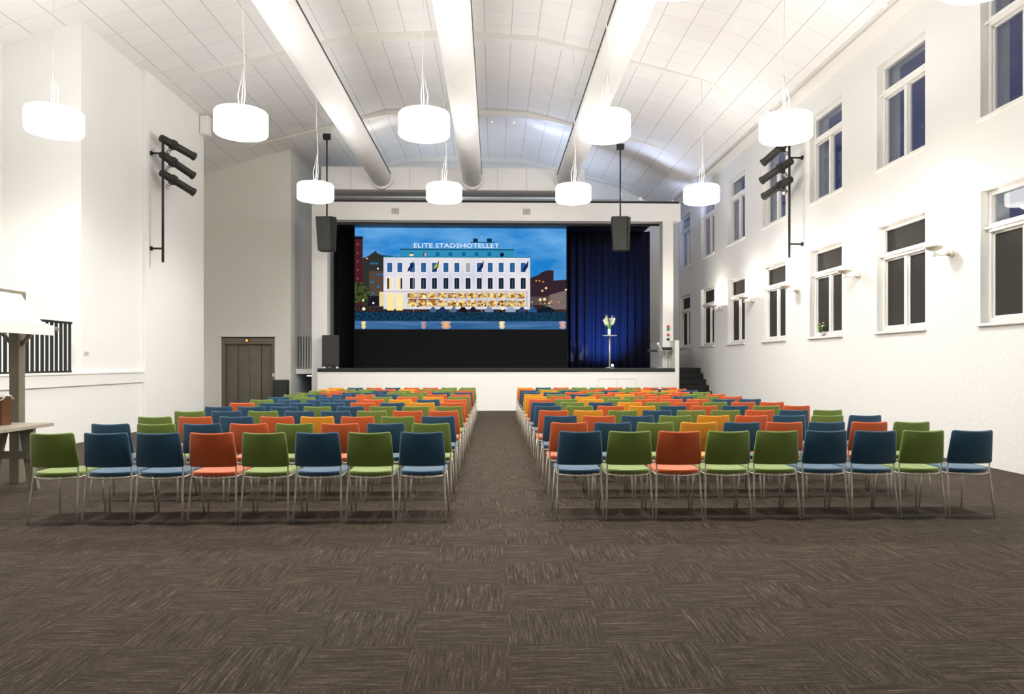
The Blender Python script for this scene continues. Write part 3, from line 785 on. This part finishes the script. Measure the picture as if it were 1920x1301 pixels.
p = MB(); p.box(-.16, .16, -.16, .1, -.04, .0, M['vent']); p.build('frame', None, q)
p = MB(); p.box(-.15, .15, -.15, .02, -.05, -.04, M['gap']); p.build('opening', None, q)
for k, (u, lab) in enumerate(((947, 'leftmost'), (986, 'middle'), (1025, 'rightmost'))):
    x = (-.05, .62, 1.3)[k]
    q = thing('ceiling_spot', 'tiny lit spot below the ceiling by the middle duct, %s of three' % lab, 'spotlight', (x, 21.9, cz(x) - .10), 0, 'tiny ceiling spots')
    p = MB(); p.lathe([(.001, .1), (.02, .1), (.035, 0), (.03, -.0), (.001, .02)], seg=12); p.build('housing', M['white'], q)
    p = MB(); p.lathe([(.001, -.03), (.02, -.02), (.028, 0), (.001, .005)], seg=12); p.build('bulb', M['spotbulb'], q)

# ================================================================= pendant lamps
def make_pendant():
    r = thing('pendant_lamp', 'x', 'pendant lamp')
    q = MB(); q.lathe([(.001, .183), (.30, .188), (.384, .172)], seg=56); q.build('top_diffuser', M['lamptop'], r)
    q = MB(); q.lathe([(.385, .17), (.40, .15), (.40, -.15), (.385, -.172), (.37, -.175)], seg=56)
    bmesh.ops.delete(q.bm, geom=[f for f in q.bm.faces if len(f.verts) > 10], context='FACES')
    q.build('shade', M['lamp'], r)
    q = MB(); q.lathe([(.37, -.175), (.30, -.185), (.001, -.19)], seg=56); q.build('diffuser', M['lampbottom'], r)
    q = MB(); q.lathe([(.001, .24), (.03, .24), (.05, .2), (.05, .18), (.001, .18)], seg=16); q.build('cap', M['white'], r)
    return r
def suspend(r, x, z, sway):
    L = cz(x) - z - .02
    q = MB(); q.tube([(0, 0, .22), (sway * .4, 0, .5), (sway, 0, .9), (sway * .5, 0, min(1.6, L * .7)), (0, 0, L)], .008, seg=6)
    q.tube([(-.03, 0, .2), (-.05, 0, .45), (sway, 0, .9)], .007, seg=5); q.tube([(.03, 0, .2), (.06, .0, .45), (sway, 0, .9)], .007, seg=5)
    q.build('cable', M['white'], r)
    q = MB(); q.lathe([(.001, L + .03), (.05, L + .03), (.06, L - .02), (.001, L - .03)], seg=14); q.build('ceiling_rose', M['white'], r)
proto = make_pendant()
LP = [
 (11.15, 5.17, [(-6.79, 'leftmost, before the white pier'), (-3.93, 'second from left, beside the left duct'), (-1.09, 'middle one, under the middle duct'), (1.75, 'beside the right duct'), (4.63, 'rightmost, over the right pole of spotlights')], 'nearer row of drum lamps', 'large white glowing drum lamp, nearer row'),
 (16.03, 5.27, [(-4.0, 'leftmost, by the left hanging speaker'), (-1.12, 'second, below the middle duct'), (1.80, 'third, above the screen edge'), (4.72, 'rightmost, by the far windows')], 'farther row of drum lamps', 'smaller-looking glowing white drum lamp, farther row'),
 (6.55, 5.17, [(-6.79, 'far left'), (-3.93, 'left'), (-1.09, 'middle'), (1.75, 'right'), (4.62, 'far right')], 'overhead row of drum lamps', 'white drum lamp overhead at the top edge'),
]
first = True
def lamp_bulb(r):
    light('SPOT', 'bulb', (0, 0, -.20), 185 if r.location.y > 15 else 130, (1, .965, .91), .10, (0, 0, -1), math.radians(165), .5, parent=r)
for Y, z, xs_, grp, lab in LP:
    for x, l2 in xs_:
        r = proto if first else copy_tree(proto)
        if first: kids = list(proto.children)
        first = False
        r.location = (x, Y, z); tag(r, lab + ', ' + l2, 'pendant lamp', grp)
# cables after copying, so that each has its own length
for r in [o for o in COL.objects if o.name.startswith('pendant_lamp')]:
    lamp_bulb(r); suspend(r, r.location.x, r.location.z, random.choice((-.05, -.03, .03, .05)))

# ================================================================= wall sconces
def make_sconce():
    r = thing('wall_sconce', 'x', 'wall lamp')
    q = MB(); q.lathe([(.001, -.035), (.05, -.03), (.11, 0), (.145, .045), (.138, .045), (.10, .01), (.045, -.02), (.001, -.022)], c=(-.27, 0, .05), seg=28); q.build('bowl', M['chrome'], r)
    q = MB(); q.tube([(-.03, 0, -.02), (-.14, 0, -.045), (-.25, 0, -.03), (-.27, 0, .02)], .011, seg=8); q.lathe([(.001, -.02), (.018, -.015), (.018, .015), (.001, .02)], c=(-.27, 0, -.045), seg=10); q.build('arm', M['chrome'], r)
    q = MB(); q.lathe([(.001, 0), (.05, 0), (.048, .04), (.03, .07), (.001, .075)], c=(0, 0, -.02), seg=18, T=aim((-1, 0, 0))); q.build('wall_plate', M['chrome'], r)
    q = MB(); q.lathe([(.001, -.01), (.05, 0), (.05, .012), (.001, .014)], c=(-.27, 0, .055), seg=16); q.build('bulb', M['uplight'], r)
    return r
scn = make_sconce(); SCO = []
for k in range(6):
    r = scn if k == 0 else copy_tree(scn)
    r.location = (XR, 7.76 + 2.7 * k, 3.10)
    tag(r, 'small chrome bowl uplight on the right wall, %s from the camera' % ordn[k], 'wall lamp', 'chrome uplights between the lower windows'); SCO.append(r)
for r in SCO: light('POINT', 'bulb_light', (-.27, 0, .085), 34, (1, .93, .82), .045, parent=r)

# ================================================================= spotlight poles
def make_profile_spot():
    r = thing('stage_spotlight', 'x', 'spotlight')
    q = MB(); q.lathe([(.001, -.20), (.05, -.20), (.075, -.17), (.08, .02), (.10, .05), (.10, .13), (.075, .15), (.075, .50), (.085, .52), (.085, .56), (.07, .56), (.06, .45), (.001, .44)], seg=20); q.build('barrel', M['speaker'], r)
    q = MB()
    for a in (-1, 1): q.box(a * .115 - .006, a * .115 + .006, -.02, .02, .02, .16)
    q.tube([(-.115, 0, .1), (-.115, .14, .06), (0, .17, .05), (.115, .14, .06), (.115, 0, .1)], .010, seg=6); q.build('yoke', M['blackm'], r)
    q = MB(); q.box(-.03, .03, .15, .22, .02, .08); q.build('clamp', M['steel'], r)
    q = MB(); q.box(-.02, .02, -.1, -.08, .05, .12); q.box(-.09, -.07, -.01, .01, .2, .24); q.build('knob', M['blackm'], r)
    return r
psp = make_profile_spot(); fst = True
def pole(x, Y, z0, z1, wallx, label):
    t = thing('spotlight_pole', label, 'lighting pole', (x, Y, z0), 0, 'poles carrying stage spotlights')
    q = MB(); q.tube([(0, 0, 0), (0, 0, z1 - z0)], .026, seg=10); q.build('tube', M['blackm'], t)
    for zz in (.30, z1 - z0 - .35):
        q = MB(); q.tube([(0, 0, zz), (wallx - x, 0, zz)], .022, seg=8); q.lathe([(.001, 0), (.05, 0), (.05, .03), (.001, .03)], c=(wallx - x - (.03 if wallx > x else 0), 0, zz), seg=12, T=aim((1, 0, 0))); q.build('wall_bracket', M['blackm'], t)
PLX, PRX = -7.16, 6.56
pole(PLX, 15.55, 3.62, 6.33, XC, 'black vertical pole with spotlights on the left pilaster')
pole(PRX, 15.6, 3.78, 6.35, XR, 'black vertical pole with spotlights on the right wall')
def spot(x, Y, z, d, label, grp):
    global fst
    r = psp if fst else copy_tree(psp); fst = False
    r.scale = (1.1, 1.1, 1.08); r.location = (x, Y, z); r.rotation_mode = 'QUATERNION'
    if label.startswith('black stage spotlight') and 'lowest' not in label:
        n_ = Vector(d).normalized()
        light('SPOT', 'spot_bulb', r.location + n_ * .66, 190 if x > 0 else 130, (1, .97, .92), .22, n_, math.radians(75), 1.0)
    zv = Vector(d).normalized(); xv = zv.cross(Vector((0, 0, 1))).normalized(); yv_ = zv.cross(xv)
    r.rotation_quaternion = Matrix((xv, yv_, zv)).transposed().to_quaternion()
    tag(r, label, 'spotlight', grp); return r
for k, (v, drop) in enumerate(((268, -.30), (300, -.42), (334, -.38))):
    z = H + (680 - v) / F * 15.4
    spot(PLX + .06, 15.55 + .17, z + .05, (.60, .70, drop), 'black stage spotlight on the left pole, %s of three' % ('topmost', 'middle', 'lowest')[k], 'spotlights on the left pole')
for k, (v, drop) in enumerate(((266, -.55), (306, -.40), (340, -.30))):
    z = H + (680 - v) / F * 15.6
    last = spot(PRX - .06, 15.6 + .14, z + .03, (-.60 if k < 2 else -.45, .70 if k < 2 else .84, drop), 'black stage spotlight on the right pole, %s of three' % ('topmost', 'middle', 'lowest')[k], 'spotlights on the right pole')

d_ = Vector((tp[0] - .02, 22.7, tz + .3)) - last.location
light('SPOT', 'spot_bulb', last.location + d_.normalized() * .62, 6000, (1, .96, .88), .03, d_, math.radians(5), .6)
q = MB(); q.lathe([(.001, .46), (.055, .46), (.055, .45), (.001, .45)], seg=16); q.build('lit_lens', M['spotbulb'], last)

# ================================================================= gallery railing, left
r = thing('gallery_railing', 'long black railing of upright bars on the gallery', 'railing', (XL - .03, 9.0, 1.275))
q = MB(); q.box(-.03, .03, -1.5, 3.83, .86, .895); q.build('top_rail', M['blackm'], r)
q = MB(); q.box(-.02, .02, -1.5, 3.83, .0, .03); q.build('bottom_rail', M['blackm'], r)
q = MB(); q.box(-.018, .018, -.018, .018, .03, .86); bal = q.build('baluster', M['blackm'], r)
for k in range(41):
    c = bal if k == 0 else bal.copy()
    if k: COL.objects.link(c); c.parent = r
    c.location = (0, 3.80 - k * .128, 0)
# wall socket on pier
q = MB(); q.box(0, .015, -.06, .06, -.03, .03, M['spk']); 
tag(q.build('wall_socket', None, loc=(XL, 13.25, 1.62)), 'small wall socket beside the gallery railing end', 'socket')

# ================================================================= market stall, left edge
ms = thing('market_stall', 'grey wooden market stall post with white canopy roof', 'market stall', (-5.74, 8.7, 0))
q = MB(); q.box(-.058, .058, -.058, .058, 0, 2.25); q.build('post', M['wood'], ms, bevel=.006)
q = MB()
q.tube([(0, 0, 1.58), (0, .0, 1.6), (.17, 0, 1.80)], .028, seg=6); q.tube([(0, 0, 1.58), (0, .0, 1.6), (-.17, 0, 1.80)], .028, seg=6); q.build('brace', M['wood'], ms)
q = MB(); q.box(-.05, .05, -3.2, .10, 2.20, 2.31); q.build('ridge_beam', M['wood'], ms, bevel=.02)
for sx in (-1, 1):
    q = MB(); q.box(sx * .40 - .035, sx * .40 + .02, -3.2, .13, 1.825, 1.885); q.build('eave_beam', M['wood'], ms, bevel=.015)
q = MB(); sec = [(0, 2.31), (.05, 2.27), (.12, 2.15), (.20, 2.03), (.30, 1.94), (.42, 1.89)]
full = [(-x, z) for x, z in reversed(sec)] + sec[1:]
for y0, y1 in ((-3.1, 0.0),):
    q.loops([[(x, y, z) for x, z in full] + [(x, y, z - .012) for x, z in reversed(full)] for y in (y0, y1)])
q.build('canopy', M['canvas'], ms)
for sx in (-1, 1):
    q = MB(); q.box(sx * .428 - .006, sx * .428 + .006, -3.1, 0.01, 1.775, 1.895); q.build('valance', M['canvas'], ms)
# stall table: trestles and boards
tb = thing('trestle_table', 'weathered grey wooden plank table on splayed trestle legs', 'table', (-5.57, 8.4, 0))
for k in range(4):
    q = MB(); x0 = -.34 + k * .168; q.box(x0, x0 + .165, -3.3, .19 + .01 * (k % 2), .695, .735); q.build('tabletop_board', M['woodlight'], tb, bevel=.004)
for y in (-.12, -2.7):
    for sx in (-1, 1):
        q = MB(); rings = []
        for z, x in ((0, .05 + sx * .25), (.655, .07 + sx * .13)):
            rings.append([(x - .055, y - .025, z), (x + .055, y - .025, z), (x + .055, y + .025, z), (x - .055, y + .025, z)])
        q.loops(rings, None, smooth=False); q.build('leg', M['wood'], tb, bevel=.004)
    q = MB(); q.box(-.28, .30, y - .03, y + .03, .64, .695); q.build('cross_bearer', M['wood'], tb, bevel=.004)
    q = MB(); q.box(-.20, .33, y - .045, y - .025, .35, .44); q.build('cross_bar', M['wood'], tb, bevel=.004)
# brown rack with lace cloth on the table
rk = thing('wooden_rack', 'brown wooden rack with an open slot on the trestle table', 'rack', (-5.73, 8.25, .735))
q = MB(); q.box(.07, .17, -.08, .08, 0, .30); q.build('side_panel', M['brownwood'], rk, bevel=.004)
q = MB(); q.box(-.15, .02, -.08, .08, 0, .30); q.build('side_panel', M['brownwood'], rk, bevel=.004)
q = MB(); q.box(-.15, .17, -.08, .08, .30, .32); q.build('top', M['brownwood'], rk, bevel=.004)
q = MB()
for a in range(3):
    for c in range(3): q.lathe([(.012, -.006), (.022, -.006), (.022, .006), (.012, .006), (.012, -.006)], c=(-.01 - c * .045, -.085, .06 + a * .06), seg=14, T=aim((0, 1, 0)))
q.build('ring_ornaments', M['white'], rk)
q = MB(); n = 14; rings = []
for i in range(n + 1):
    x = -.17 + .36 * i / n
    ring = [(x, y, .32 + .018 + .010 * math.sin(i * 1.7 + y * 40) - (.05 if abs(y) > .08 else 0)) for y in (-.1, -.085, -.04, 0, .04, .085, .1)]
    rings.append(ring + [(a, b_, c - .006) for a, b_, c in reversed(ring)])
q.loops(rings)
tag(q.build('lace_cloth', M['lace'], loc=(-5.73, 8.25, .74)), 'crumpled white lace cloth on top of the brown rack', 'cloth')

# plant in the window (small pot behind the fifth lower window reveal)
pl = thing('potted_plant', 'small leafy flowering plant on a lower window sill', 'plant', (XR + .03, WY[2] + .95, 2.0))
q = MB(); q.lathe([(.001, 0), (.035, 0), (.045, .07), (.001, .07)], seg=14); q.build('pot', M['white'], pl)
q = MB()
for k in range(26):
    a = random.uniform(0, 6.28); L = random.uniform(.08, .16); h = random.uniform(.08, .26)
    q.loops([[(math.cos(a) * s * .06 - 0.0 + w * math.sin(a) * .014 * math.sin(PI * min(1, s + .15)), math.sin(a) * s * L - w * math.cos(a) * .02, .07 + h * s - .04 * s * s) for w in (-1, 0, 1)] for s in (0, .3, .6, 1)], None, caps=False, closed=False)
q.build('leaves', M['leaf'], pl)
q = MB()
for k in range(7):
    a = random.uniform(0, 6.28); q.lathe([(.001, -.012), (.014, -.006), (.02, .006), (.001, .012)], c=(math.cos(a) * .03, math.sin(a) * .09, random.uniform(.2, .31)), seg=8)
q.build('blossoms', M['petal'], pl)

# ================================================================= CHAIRS
def loft_pad(x_half, nz_pts, sect):
    pass
def chair_parts():
    out = {}
    # backrest: lofted along x; section in (t: bottom->top, thickness)
    q = MB(); rings = []; r = .03; wv = 1.0; n = 16
    z0, z1, th = .508, .818, .030
    def inset(x):
        e = max(0, abs(x) - (1 - .12)) / .12
        return 1 - math.sqrt(max(0, 1 - e * e))
    for i in range(n + 1):
        s = -math.cos(PI * i / n); s = max(-1, min(1, s * 1.0))
        ins = inset(s) * .024; tk = th * (1 - .75 * inset(s))
        a, c = z0 + ins, z1 - ins; ring = []
        K = 5; rr = tk / 2
        prof = []
        for k in range(K + 1):
            an = -PI / 2 + (-PI / 2 + PI / 2) + PI * k / K    # top cap, from rear to front
            prof.append((math.cos(PI - PI * k / K) * rr, c - rr + math.sin(PI * k / K) * rr))
        for k in range(K + 1):
            prof.append((math.cos(-PI * k / K) * rr, a + rr - math.sin(PI * k / K) * rr))
        for y, z in prof:
            t = (z - z0) / (z1 - z0)
            hw = .218 - .026 * t
            lean = -.222 - .05 * t - .012 * math.sin(t * PI)
            ring.append((s * hw, lean + y - .050 * (1 - s * s) + .012, z + .010 * s * s * t - .003))
        rings.append(ring)
    q.loops(rings); out['back'] = q
    # seat pad
    q = MB(); rings = []
    for i in range(n + 1):
        s = -math.cos(PI * i / n)
        e = inset(s); y0 = -.262 + .085 * abs(s) ** 2 + .02 * e; y1 = .225 - .03 * abs(s) ** 3 - .02 * e
        zb, zt = .418 + .012 * e, .462 - .014 * e - .004 * (1 - s * s)
        rr = (zt - zb) / 2; zm = (zt + zb) / 2; K = 5; ring = []
        for k in range(K + 1):
            a = PI / 2 + PI * k / K; ring.append((y0 + rr + math.cos(a) * rr, zm + math.sin(a) * rr))
        for k in range(K + 1):
            a = -PI / 2 + PI * k / K; ring.append((y1 - rr + math.cos(a) * rr, zm + math.sin(a) * rr))
        rings.append([(s * (.206 + .012 * (y + .2)), y, z) for y, z in ring])
    q.loops(rings); out['seat'] = q
    return out
PROT = {}
leg_meshes = None
for key in 'GBOY':
    c = thing('stacking_chair', 'x', 'chair')
    P = chair_parts()
    P['seat'].build('seat', FAB[key], c); P['back'].build('backrest', FAB[key], c)
    for sx in (-1, 1):
        q = MB(); q.tube([(sx * .2165, -.262, 0), (sx * .2075, -.232, .22), (sx * .199, -.206, .42), (sx * .199, -.205, .47), (sx * .2, -.213, .54), (sx * .195, -.225, .60)], [.0095, .0095, .0095, .008, .007, .006]); q.build('leg', M['chrome'], c)
        q = MB(); q.tube([(sx * .2165, .215, 0), (sx * .206, .195, .22), (sx * .194, .175, .412)], .0095); q.build('leg', M['chrome'], c)
    q = MB(); pts = []
    for i in range(13):
        s = -1 + i / 6; pts.append((s * .199, -.272 + .072 * abs(s) ** 2, .412 - .006 * (1 - s * s)))
    q.tube(pts, .0075); q.tube([(.199, -.2, .41), (.194, .175, .41)], .0075); q.tube([(-.199, -.2, .41), (-.194, .175, .41)], .0075); q.tube([(-.194, .175, .41), (.194, .175, .41)], .0075)
    q.build('seat_frame', M['chrome'], c)
    PROT[key] = c
LEFT = ['BGBGOBBG', 'GBOGOBGB', 'BGOYOBOG', 'OOGBBGBG', 'GGGBGBBB', 'OYBOBBBO', 'OBYOBBBG', 'GYOGOBGB', 'OOGBOBBG', 'BBGGBBOG', 'OGOGBGOG', 'GGGYOGGY', 'GGOOBOBY']
RIGHT = ['BGOGGBBGB', 'OBGYBOBOG', 'BOBGYOBGB', 'OYGBGGOBG', 'BGOYBOBGO', 'BGBYGOGOO', 'OGYGOOOBB', 'YOYGGOBGO', 'YGBOYOOGO', 'BBOGOOGOG', 'BYBOBGYYB', 'OGGGOGOBO', 'YBOGGOGOO']
ON = ['first', 'second', 'third', 'fourth', 'fifth', 'sixth', 'seventh', 'eighth', 'ninth', 'tenth', 'eleventh', 'twelfth', 'thirteenth']
used = set()
for side, rows, x0, dx, y0 in (('left', LEFT, -.655, -.4714, 6.46), ('right', RIGHT, .793, .4585, 6.51)):
    for ri, row in enumerate(rows):
        for ci, key in enumerate(row):
            c = copy_tree(PROT[key]) if key in used else PROT[key]
            used.add(key)
            jx, jy, jr = random.uniform(-.0015, .0015), random.uniform(-.012, .012), random.uniform(-.006, .006)
            c.location = (x0 + dx * ci + jx, y0 + .262 + .957 * ri + jy, 0); c.rotation_euler = (0, 0, jr)
            rowt = 'nearest row' if ri == 0 else ('last row' if ri == 12 else '%s row back' % ON[ri])
            post = 'at the aisle' if ci == 0 else ('at the wall end' if ci == len(row) - 1 else '%s from the aisle' % ON[ci])
            tag(c, '%s fabric chair with chrome legs, %s block, %s, %s' % (CN[key], side, rowt, post), 'chair', '%s seating block chairs' % side)

# ================================================================= LIGHTS & WORLD
def flood(x, Y, z, d, energy, col, label, size=.25, spot_=150):
    t = thing('floodlight', label, 'floodlight', (x, Y, z))
    q = MB(); T = aim(d); q.lathe([(.001, -.06), (.05, -.06), (.07, 0), (.065, 0), (.05, -.04), (.001, -.045)], seg=18, T=T, c=(0, 0, .09)); q.build('housing', M['white'], t)
    q = MB(); q.tube([(-.075, 0, .09), (-.075, 0, .0), (.075, 0, .0), (.075, 0, .09)], .008, seg=6); q.build('bracket', M['white'], t)
    light('SPOT', 'flood_bulb', Vector((0, 0, .09)) + Vector(d).normalized() * .02, energy, col, .06, d, math.radians(spot_), .6, parent=t)
flood(4.6, 22.2, 6.50, (.1, -1, .22), 45, (.55, .67, 1), 'cool floodlight on the stage surround, right end')
flood(1.6, 22.6, 7.49, (.1, -1, .1), 40, (.55, .67, 1), 'cool floodlight on top of the air box')

flood(-3.4, 22.6, 7.49, (-.1, -1, .1), 25, (1, .95, .9), 'added warm fill light on top of the air box, left end')  # added fill to brighten the dim end of the hall
flood(-1.9, 24.2, 6.13, (0, .1, 1), 60, (.85, .9, 1), 'added fill light lying on the stage ceiling facing up, left one')  # unseen fill, added to lift the ceiling near the stage
flood(2.6, 24.2, 6.13, (0, .1, 1), 60, (.7, .8, 1), 'added fill light lying on the stage ceiling facing up, right one')  # second unseen fill added for the ceiling over the stage

flood(5.64, 22.25, 6.42, (.55, .7, -.3), 55, (.5, .62, 1), 'cool floodlight at the right tip of the stage surround', spot_=160)

w = bpy.data.worlds.new('world'); SC.world = w; w.use_nodes = True
bg = w.node_tree.nodes['Background']; bg.inputs[0].default_value = (.027, .031, .085, 1); bg.inputs[1].default_value = .75

cam = bpy.data.cameras.new('camera'); co = bpy.data.objects.new('camera', cam); COL.objects.link(co)
co.location = (0, 0, H); co.rotation_euler = (PI / 2, 0, -TH)
cam.sensor_fit = 'HORIZONTAL'; cam.sensor_width = 36; cam.lens = 36 * F / 1920
cam.shift_y = (680 - 650.5) / 1920
cam.clip_start = .05; cam.clip_end = 200
SC.camera = co
SC.view_settings.view_transform = 'Standard'; SC.view_settings.look = 'None'
SC.view_settings.exposure = EXPO; SC.view_settings.gamma = 1; SC.view_settings.use_curve_mapping = False
